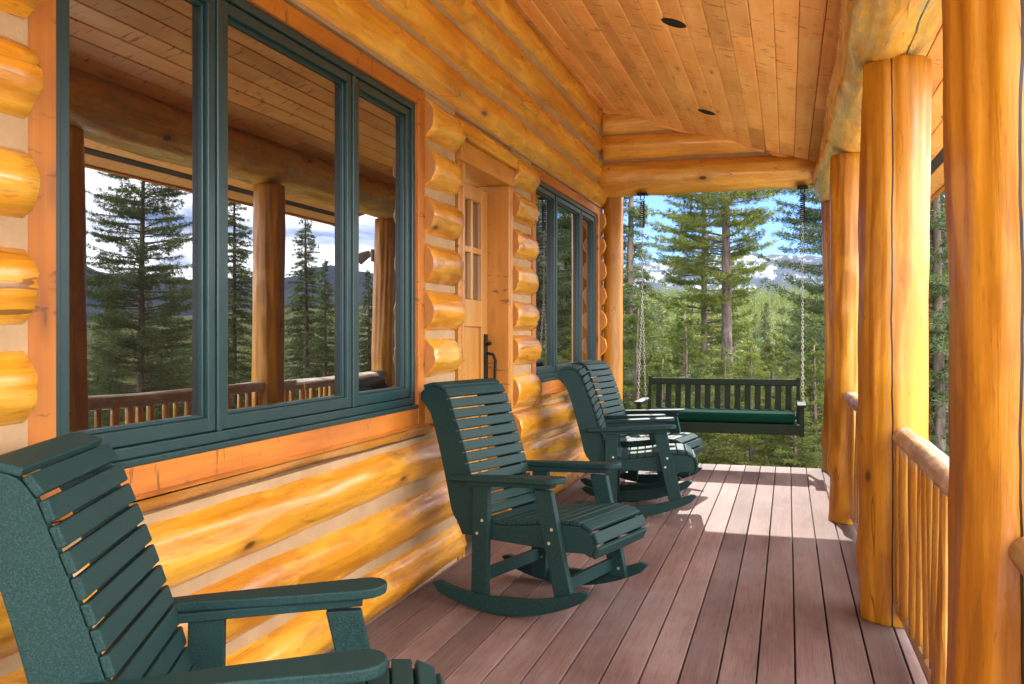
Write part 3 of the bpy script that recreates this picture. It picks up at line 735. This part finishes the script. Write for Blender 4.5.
# ================================================================ TREES
def unit(a): return a/np.maximum(np.linalg.norm(a,axis=-1,keepdims=True),1e-9)
def blades(name, Cc, Dd, nb, length, width, spread, seed, mat):
    g=np.random.default_rng(seed); n=len(Cc)*nb
    c=np.repeat(Cc,nb,0)+g.normal(0,.018,(n,3)); d=unit(np.repeat(Dd,nb,0)+spread*unit(g.normal(size=(n,3))))
    L=(length*g.uniform(.6,1.25,n))[:,None]; sd_=unit(np.cross(d,g.normal(size=(n,3))))*(width*g.uniform(.7,1.3,n)/2)[:,None]
    V=np.stack([c,c+d*L*.45+sd_,c+d*L,c+d*L*.45-sd_],1).reshape(-1,3)
    F=np.arange(n*4).reshape(-1,4)
    me=bpy.data.meshes.new(name); me.from_pydata(V.astype(np.float32),[],F); me.materials.append(mat)
    return me
def conifer(kind,H,Rr,seed,mat,clear=.06,nwh=50,nbr=6,droop=.35,rise=.15,step=.13,pexp=.85,gap=.1,nb=6,bl=.15,bw=.028,lat=.22,spread=.75,trunk=.10,limbs=True,lean=0.0,top=1.0,asym=None):
    """one tree as two meshes: trunk with limbs, crown of needle sprays"""
    g=random.Random(seed); Cs=[];Ds=[]; tm=MB()
    wob=[(g.uniform(-.03,.03)*H*.1,g.uniform(-.03,.03)*H*.1) for _ in range(3)]
    nz=14; pts=[];rad=[]
    for i in range(nz):
        t=i/(nz-1); pts.append((lean*t*t*H+.04*math.sin(3*t+seed),.04*math.sin(4*t+seed*2),t*H)); rad.append(trunk*(1-t)**.8*(1+.35*math.exp(-t*30))+.008)
    tm.tube(pts,rad,10)
    def axis(z):
        t=z/H; return Vector((lean*t*t*H+.04*math.sin(3*t+seed),.04*math.sin(4*t+seed*2),z))
    for w in range(nwh):
        t=(w+g.uniform(-.3,.3))/nwh; t=max(0,min(.985,t)); z=H*(clear+(1-clear)*t)
        if kind=='spruce': prof=(1-t)**pexp*(.75+.25*min(1,t*5))
        else: prof=(1-t)**.55*(.35+.65*min(1,t*2.6))
        for bidx in range(nbr):
            if g.random()<gap: continue
            q=g.uniform(0,2*math.pi); h=Vector((math.cos(q),math.sin(q),0))
            L=Rr*prof*g.uniform(.55,1.18)+.06
            if asym: L*=1+asym[0]*math.cos(q-asym[1])
            b0=axis(z+g.uniform(-.1,.1)); rs=rise+g.uniform(-.12,.12); dp=droop*g.uniform(.6,1.3); sdv=Vector((-h.y,h.x,0)); bend=g.uniform(-.25,.25)
            P=lambda s: b0+h*(s*L)+sdv*(bend*s*s*L)+Vector((0,0,L*(rs*s-dp*s*s+ (.25*s**3 if kind!='spruce' else .12*s**3))))
            if limbs and L>.35:
                tm.tube([P(0),P(.5),P(.95)],[.010+.016*L*trunk*3,.008+.006*L*trunk*3,.003],4,cap=False)
            n=max(2,int(L/step)); s0=.12 if kind=='spruce' else .30
            for k in range(n):
                s=s0+(1-s0)*(k+g.random())/n; p_=P(s); tg=(P(min(1,s+.05))-P(s-.05)).normalized()
                Cs.append(p_); Ds.append(tg)
                lw=lat*min(1,L)*(1.05-s*.75)
                for sg in (-1,1):
                    if g.random()<.85:
                        e=g.uniform(.35,1.0); q2=p_+sdv*(sg*lw*e)+tg*(lw*e*.6)-Vector((0,0,.12*lw*e))
                        Cs.append(q2); Ds.append((sdv*sg*.8+tg*.8-Vector((0,0,.15))).normalized())
    # leader
    for k in range(6): Cs.append(axis(H*(.97+.006*k))); Ds.append(Vector((0,0,1)))
    cr=blades('crown',np.array([tuple(c) for c in Cs]),np.array([tuple(d_) for d_ in Ds]),nb,bl,bw,spread,seed,mat)
    t_o=tm.build('trunk',M['bark'],None,smooth=True); tme=t_o.data; bpy.data.objects.remove(t_o)
    return tme,cr
def place(proto,name,x,y,label,group=None,scale=1.0,rz=0.0,z=None,cat='tree'):
    e=empty(name,(x,y,(gz(x,y)-.05) if z is None else z),rz); e.scale=(scale,scale,scale); tag(e,label,cat,group)
    for nm,me in zip(('trunk','crown'),proto):
        o=bpy.data.objects.new(nm,me); COL.objects.link(o); o.parent=e
    return e
F_=920.0; PSI=math.atan(276/F_); CP,SP=math.cos(PSI),math.sin(PSI)
def at(px,d):                      # ground point seen in a photo column at a depth
    r=(px-512)/F_*d; return CP*r-SP*d, SP*r+CP*d
def mir(px,Y):                     # ground point whose mirror image in the windows falls on a column
    t=-math.tan(math.atan((px-512)/F_)-PSI); return t*Y-3.84, Y

PINE=conifer('pine',13,2.2,3,M['pine'],clear=.32,nwh=36,nbr=8,droop=.20,rise=.16,step=.07,gap=.22,nb=12,bl=.105,bw=.014,lat=.44,spread=.95,trunk=.155,asym=(.18,3.3))
PINEB=conifer('pine',11.5,1.9,8,M['pine'],clear=.12,nwh=38,nbr=8,droop=.25,rise=.1,step=.085,gap=.1,nb=10,bl=.11,bw=.015,lat=.32,spread=.95,trunk=.115)
DPINE=conifer('pine',11.5,2.6,14,M['spruce'],clear=.06,nwh=56,nbr=8,droop=.25,rise=.14,step=.075,gap=.1,nb=10,bl=.10,bw=.014,lat=.45,spread=.95,trunk=.14)
SPA=conifer('spruce',11,1.55,21,M['spruce'],clear=.03,nwh=62,nbr=7,droop=.42,rise=.12,step=.085,nb=9,bl=.105,bw=.016,trunk=.11)
SPB=conifer('spruce',9,1.5,22,M['spruce'],clear=.02,nwh=52,nbr=7,droop=.35,rise=.16,step=.085,nb=9,bl=.105,bw=.016,trunk=.12)
THIN=conifer('spruce',9.5,.85,23,M['spruce'],clear=.05,nwh=60,nbr=6,droop=.45,rise=.05,step=.08,pexp=.6,gap=.12,nb=9,bl=.10,bw=.016,trunk=.10)
FIR=conifer('spruce',3.4,1.15,31,M['fir'],clear=.02,nwh=26,nbr=6,droop=.22,rise=.25,step=.06,pexp=.8,nb=10,bl=.075,bw=.012,lat=.24,trunk=.05)
FIRB=conifer('spruce',7,1.6,32,M['fir'],clear=.02,nwh=40,nbr=6,droop=.26,rise=.2,step=.08,pexp=.85,nb=9,bl=.095,bw=.015,trunk=.09)

x,y=at(728,23.5); place(PINE,'pine_tree',x,y,'tall pine with bare grey trunk standing in the middle behind the swing',rz=.4)
x,y=at(703,26.5); place(PINEB,'pine_tree',x,y,'second pine close behind the tall one, just left of its trunk',rz=2.0,scale=1.05)
x,y=at(630,19.0); place(THIN,'spruce_tree',x,y,'tall thin dark spruce at the far left by the slim wall post',rz=1.0)
x,y=at(856,17.5); place(DPINE,'pine_tree',x,y,'pine whose branches reach in beside the far corner post',rz=2.9,scale=.9)
x,y=at(937,16.5); place(SPA,'spruce_tree',x,y,'spruce seen in the gap between the two nearest posts',rz=.3)
# reflected in the big window
def top_scale(x,y,H,ytop,mirror=False):       # scale that brings a tree's tip to a given height in the photo
    X=-(x+3.84) if mirror else x; d=-SP*X+CP*y
    return (1.345+(332-ytop)*d/F_-gz(x,y))/H
refl=[(143,14.5,DPINE,11.5,95,'large bushy pine mirrored in the left pane of the big window','pine_tree'),
      (236,18.0,SPA,11,150,'narrow spruce mirrored at the left of the big window\'s middle pane','spruce_tree'),
      (305,21.0,SPB,9,198,'spruce mirrored in the middle pane right of the mirrored post','spruce_tree'),
      (326,19.0,SPB,9,258,'shorter spruce mirrored at the right edge of the middle pane','spruce_tree'),
      (369,21.0,SPB,9,268,'low spruce mirrored in the right pane of the big window','spruce_tree'),
      (172,23.0,SPB,9,262,'low spruce mirrored beside the large pine in the left pane','spruce_tree'),
      (112,22.0,SPB,9,280,'low spruce mirrored left of the large pine','spruce_tree')]
for px,Y,pr,H,yt,lab,nm in refl:
    x,y=mir(px,Y); place(pr,nm,x,y,lab,scale=top_scale(x,y,H,yt,True),rz=px*.7)
# mirrored in the far window
for px,Y,pr,H,yt,lab in ((546,27,SPA,11,262,'spruce mirrored in the left pane of the far window'),(566,22,THIN,9.5,150,'slender spruce mirrored in the middle pane of the far window'),(588,30,SPB,9,225,'spruce mirrored in the right pane of the far window')):
    x,y=mir(px,Y); place(pr,'spruce_tree',x,y,lab,scale=top_scale(x,y,H,yt,True),rz=px*.3)
# young firs close behind the deck
for px,d_,s,lab in ((752,12.6,.78,'bright young fir right below the swing seat'),(792,12.2,.64,'young fir right of the bright one below the swing'),
                    (702,13.0,.66,'young fir below the left half of the swing'),(664,13.6,.75,'young fir by the farthest rocking chair'),(815,12.8,.80,'young fir next to the foot of the corner post'),
                    (727,14.8,.80,'young fir at the foot of the tall pine'),(775,15.5,.9,'young fir behind the bright one below the swing'),(640,14.5,1.0,'young fir at the foot of the thin spruce'),(685,16.0,1.05,'young fir left of the tall pine\'s foot')):
    x,y=at(px,d_); place(FIR,'young_fir',x,y,lab,'young firs behind the deck',s,px*1.3)
# the nearer wood on the slope
g=random.Random(77); ncnt=0
taken=[]
LABD='conifer of the dense wood on the slope beyond the far end of the deck'
for px,d_,kind,yt in [(648,23,'F',300),(668,29,'F',318),(690,34,'S',312),(640,30,'S',285),(660,42,'S',290),(682,46,'F',300),(712,38,'F',300),(748,32,'F',322),(766,36,'S',300),(784,28,'F',335),(800,34,'S',292),(815,27,'F',285),(832,31,'S',270),(756,46,'S',312),(795,48,'S',305),(735,50,'F',305),(628,38,'S',262),(700,24,'F',338),(770,22.5,'F',350),(806,21,'F',330),(654,19,'F',345),(842,23,'F',280),(926,26,'S',150),(946,24,'S',170),(868,27,'S',160),(900,30,'S',150),(678,21,'F',352),(722,30,'F',330)]:
    x,y=at(px,d_); pr,H=(FIRB,7) if kind=='F' else (SPB,9)
    place(pr,'fir_tree' if kind=='F' else 'spruce_tree',x,y,LABD if kind=='F' else 'dark spruce among the paler firs on the slope beyond the deck','conifers on the slope',top_scale(x,y,H,yt),g.uniform(0,6))
for k in range(48):
    q=R(g.uniform(22,72)); rr_=g.uniform(24,52); x,y=1+rr_*math.sin(q),2+rr_*math.cos(q); pr,H=(SPB,9) if k%3 else (FIRB,7)
    place(pr,'spruce_tree' if k%3 else 'fir_tree',x,y,'conifer of the wood beside the porch, mirrored behind the railing in the big window','conifers beside the porch',min(.9,top_scale(x,y,H,g.uniform(278,335),True)),g.uniform(0,6))

# far forest: one countless mass of small trees
def small_tree(seed,H,mat_i):
    gg=np.random.default_rng(seed); n=420; t=np.floor(gg.uniform(0,1,n)**1.2*16)/16+gg.uniform(0,.025,n); t=np.minimum(t,.985); rf=gg.uniform(.1,1.0,n); R_=.15*H*(1-t)**.8; r=R_*rf; q=gg.uniform(0,2*np.pi,n)
    z=H*(.03+.97*t)-.25*r
    c=np.stack([r*np.cos(q)*.7,r*np.sin(q)*.7,z],1); d=unit(np.stack([np.cos(q),np.sin(q),-.25+.9*(t>.93)+gg.normal(0,.25,n)],1)); L=(.03*H+.05*H*(1-t))[:,None]*gg.uniform(.6,1.2,(n,1))
    s=unit(np.cross(d,gg.normal(size=(n,3))))*L*.15
    return np.stack([c,c+d*L*.5+s,c+d*L,c+d*L*.5-s],1).reshape(-1,3)
protoS=[small_tree(s,1.0,0) for s in range(5)]
gg=random.Random(9); VV=[];MI=[]
def far_tree(x,y,H):
    P=protoS[gg.randrange(5)]; a=gg.uniform(0,6.28); c,s=math.cos(a),math.sin(a); w=gg.uniform(.85,1.25)
    Q=np.empty_like(P); Q[:,0]=(P[:,0]*c-P[:,1]*s)*H*w+x; Q[:,1]=(P[:,0]*s+P[:,1]*c)*H*w+y; Q[:,2]=P[:,2]*H+gz(x,y); VV.append(Q.astype(np.float32)); MI.append(gg.choice((0,0,1)))
cnt=0
for k in range(2600):            # seen past the far end of the deck
    d_=50+390*gg.random()**.75; px=gg.uniform(600,960) if gg.random()<.93 else gg.uniform(300,1000); x,y=at(px,d_); far_tree(x,y,gg.uniform(6,11)*(.8 if d_<90 else 1.0))
for k in range(800):             # seen in the windows
    q=R(gg.uniform(5,80)); d_=50+330*gg.random()**.8; far_tree(d_*math.sin(q),d_*math.cos(q),gg.uniform(6,10))
V=np.concatenate(VV); nf=len(V)//4
me=bpy.data.meshes.new('forest'); me.from_pydata(V,[],np.arange(nf*4).reshape(-1,4)); me.materials.append(M['fir']); me.materials.append(M['spruce'])
me.polygons.foreach_set('material_index',np.repeat(np.array(MI,dtype=np.int32),420))
o=bpy.data.objects.new('forest',me); COL.objects.link(o); tag(o,'far wood of many small conifers covering the hillside behind the porch','forest',kind='stuff')
# undergrowth close to the deck
gq=np.random.default_rng(4); Cs=[];Ds=[]
for k in range(12600):
    if k<12000: px=gq.uniform(590,980); d_=gq.uniform(10.6,30); x,y=at(px,d_)
    else: q=R(gq.uniform(5,85)); d_=gq.uniform(3,26); x,y=1+d_*math.sin(q),d_*math.cos(q)
    if (y<10.5 and x<.9) or (x<5.2 and y<9.6): continue
    Cs.append((x,y,gz(x,y)+gq.uniform(0,.35))); Ds.append((gq.normal(0,.5),gq.normal(0,.5),1))
me=blades('undergrowth',np.array(Cs),unit(np.array(Ds)),12,.13,.018,.9,6,M['fir']); o=bpy.data.objects.new('undergrowth',me); COL.objects.link(o); tag(o,'low green undergrowth covering the ground beyond the deck','undergrowth',kind='stuff')

# ================================================================ LIGHT, SKY, CAMERA
sund=Vector((-.22,1.15,1.0)).normalized(); el=math.asin(sund.z); az=math.atan2(sund.x,sund.y)
L=bpy.data.lights.new('sun','SUN'); L.energy=2.2; L.angle=R(.5); L.color=(1,.94,.85)
lo=bpy.data.objects.new('sun',L); COL.objects.link(lo); lo.location=(0,20,30); lo.rotation_euler=sund.to_track_quat('Z','Y').to_euler()
w=bpy.data.worlds.new('World'); sc.world=w; w.use_nodes=True; t=w.node_tree; t.nodes.clear()
def wn(ty,**k):
    x=t.nodes.new(ty)
    for a,b_ in k.items(): setattr(x,a,b_)
    return x
sky=wn('ShaderNodeTexSky',sky_type='NISHITA'); sky.sun_disc=False; sky.sun_elevation=el; sky.sun_rotation=az%(2*math.pi); sky.altitude=3000; sky.air_density=.8; sky.dust_density=.1; sky.ozone_density=2.5
tc=wn('ShaderNodeTexCoord'); sp=wn('ShaderNodeSeparateXYZ'); t.links.new(tc.outputs['Generated'],sp.inputs[0])
ad=wn('ShaderNodeMath',operation='ADD'); t.links.new(sp.outputs[2],ad.inputs[0]); ad.inputs[1].default_value=.16
dv=wn('ShaderNodeVectorMath',operation='DIVIDE'); cb=wn('ShaderNodeCombineXYZ')
for i in range(3): t.links.new(ad.outputs[0],cb.inputs[i])
t.links.new(tc.outputs['Generated'],dv.inputs[0]); t.links.new(cb.outputs[0],dv.inputs[1])
mp=wn('ShaderNodeMapping'); mp.inputs['Scale'].default_value=(.75,.75,.0); mp.inputs['Location'].default_value=(2.2,.3,0); t.links.new(dv.outputs[0],mp.inputs[0])
nz=wn('ShaderNodeTexNoise'); nz.inputs['Scale'].default_value=1.0; nz.inputs['Detail'].default_value=7; nz.inputs['Roughness'].default_value=.58; nz.inputs['Distortion'].default_value=.25; t.links.new(mp.outputs[0],nz.inputs['Vector'])
# more cloud towards the right of the porch
bi=wn('ShaderNodeMath',operation='MULTIPLY_ADD'); t.links.new(sp.outputs[0],bi.inputs[0]); bi.inputs[1].default_value=.45; t.links.new(nz.outputs[0],bi.inputs[2])
b2=wn('ShaderNodeMath',operation='MULTIPLY_ADD'); t.links.new(sp.outputs[1],b2.inputs[0]); b2.inputs[1].default_value=-.14; t.links.new(bi.outputs[0],b2.inputs[2]); bi=b2; bz=wn('ShaderNodeMath',operation='MULTIPLY_ADD'); t.links.new(sp.outputs[2],bz.inputs[0]); bz.inputs[1].default_value=.16; t.links.new(bi.outputs[0],bz.inputs[2]); bi=bz
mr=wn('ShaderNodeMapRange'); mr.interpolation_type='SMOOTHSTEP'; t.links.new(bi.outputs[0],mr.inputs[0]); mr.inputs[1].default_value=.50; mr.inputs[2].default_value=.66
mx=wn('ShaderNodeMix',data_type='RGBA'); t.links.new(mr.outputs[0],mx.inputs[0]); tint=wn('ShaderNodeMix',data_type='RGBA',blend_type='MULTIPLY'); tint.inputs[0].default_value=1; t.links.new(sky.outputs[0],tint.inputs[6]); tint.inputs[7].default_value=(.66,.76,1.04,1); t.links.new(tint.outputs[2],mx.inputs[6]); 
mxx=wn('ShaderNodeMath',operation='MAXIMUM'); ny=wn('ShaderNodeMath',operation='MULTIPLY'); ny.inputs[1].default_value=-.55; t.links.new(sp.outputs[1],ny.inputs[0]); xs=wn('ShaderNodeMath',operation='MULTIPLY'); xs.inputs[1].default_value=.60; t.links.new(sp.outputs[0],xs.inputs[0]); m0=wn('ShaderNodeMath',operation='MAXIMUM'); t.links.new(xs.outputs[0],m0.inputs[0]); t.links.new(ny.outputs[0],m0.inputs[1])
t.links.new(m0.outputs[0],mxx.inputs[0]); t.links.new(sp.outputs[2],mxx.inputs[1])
br=wn('ShaderNodeMapRange'); br.interpolation_type='SMOOTHSTEP'; t.links.new(mxx.outputs[0],br.inputs[0]); br.inputs[1].default_value=.1; br.inputs[2].default_value=.65; br.inputs[3].default_value=13.0; br.inputs[4].default_value=44  # cloud glow raised right, behind and overhead, added as fill for the porch
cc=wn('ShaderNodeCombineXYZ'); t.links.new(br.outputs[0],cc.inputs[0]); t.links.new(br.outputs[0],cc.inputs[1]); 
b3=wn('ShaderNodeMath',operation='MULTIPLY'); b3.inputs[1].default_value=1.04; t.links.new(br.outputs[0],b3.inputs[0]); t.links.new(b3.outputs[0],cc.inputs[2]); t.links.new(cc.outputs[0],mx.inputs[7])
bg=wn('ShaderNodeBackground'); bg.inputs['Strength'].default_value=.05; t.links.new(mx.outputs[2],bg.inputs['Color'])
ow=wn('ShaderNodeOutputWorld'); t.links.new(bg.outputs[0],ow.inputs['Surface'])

cam=bpy.data.cameras.new('camera'); co=bpy.data.objects.new('camera',cam); COL.objects.link(co)
cam.sensor_width=36; cam.lens=F_/1024*36; cam.shift_y=-10/1024; cam.clip_end=20000; cam.clip_start=.05
co.location=(0,0,1.345); co.rotation_euler=(R(90),0,PSI)
sc.camera=co
vs_=sc.view_settings; vs_.view_transform='Standard'; vs_.look='None'; vs_.exposure=2.32; vs_.gamma=1
sc.cycles.max_bounces=12; sc.cycles.diffuse_bounces=8; sc.cycles.glossy_bounces=4; sc.cycles.transmission_bounces=4
sc.cycles.use_denoising=True
try: sc.cycles.denoiser='OPENIMAGEDENOISE'
except Exception: pass
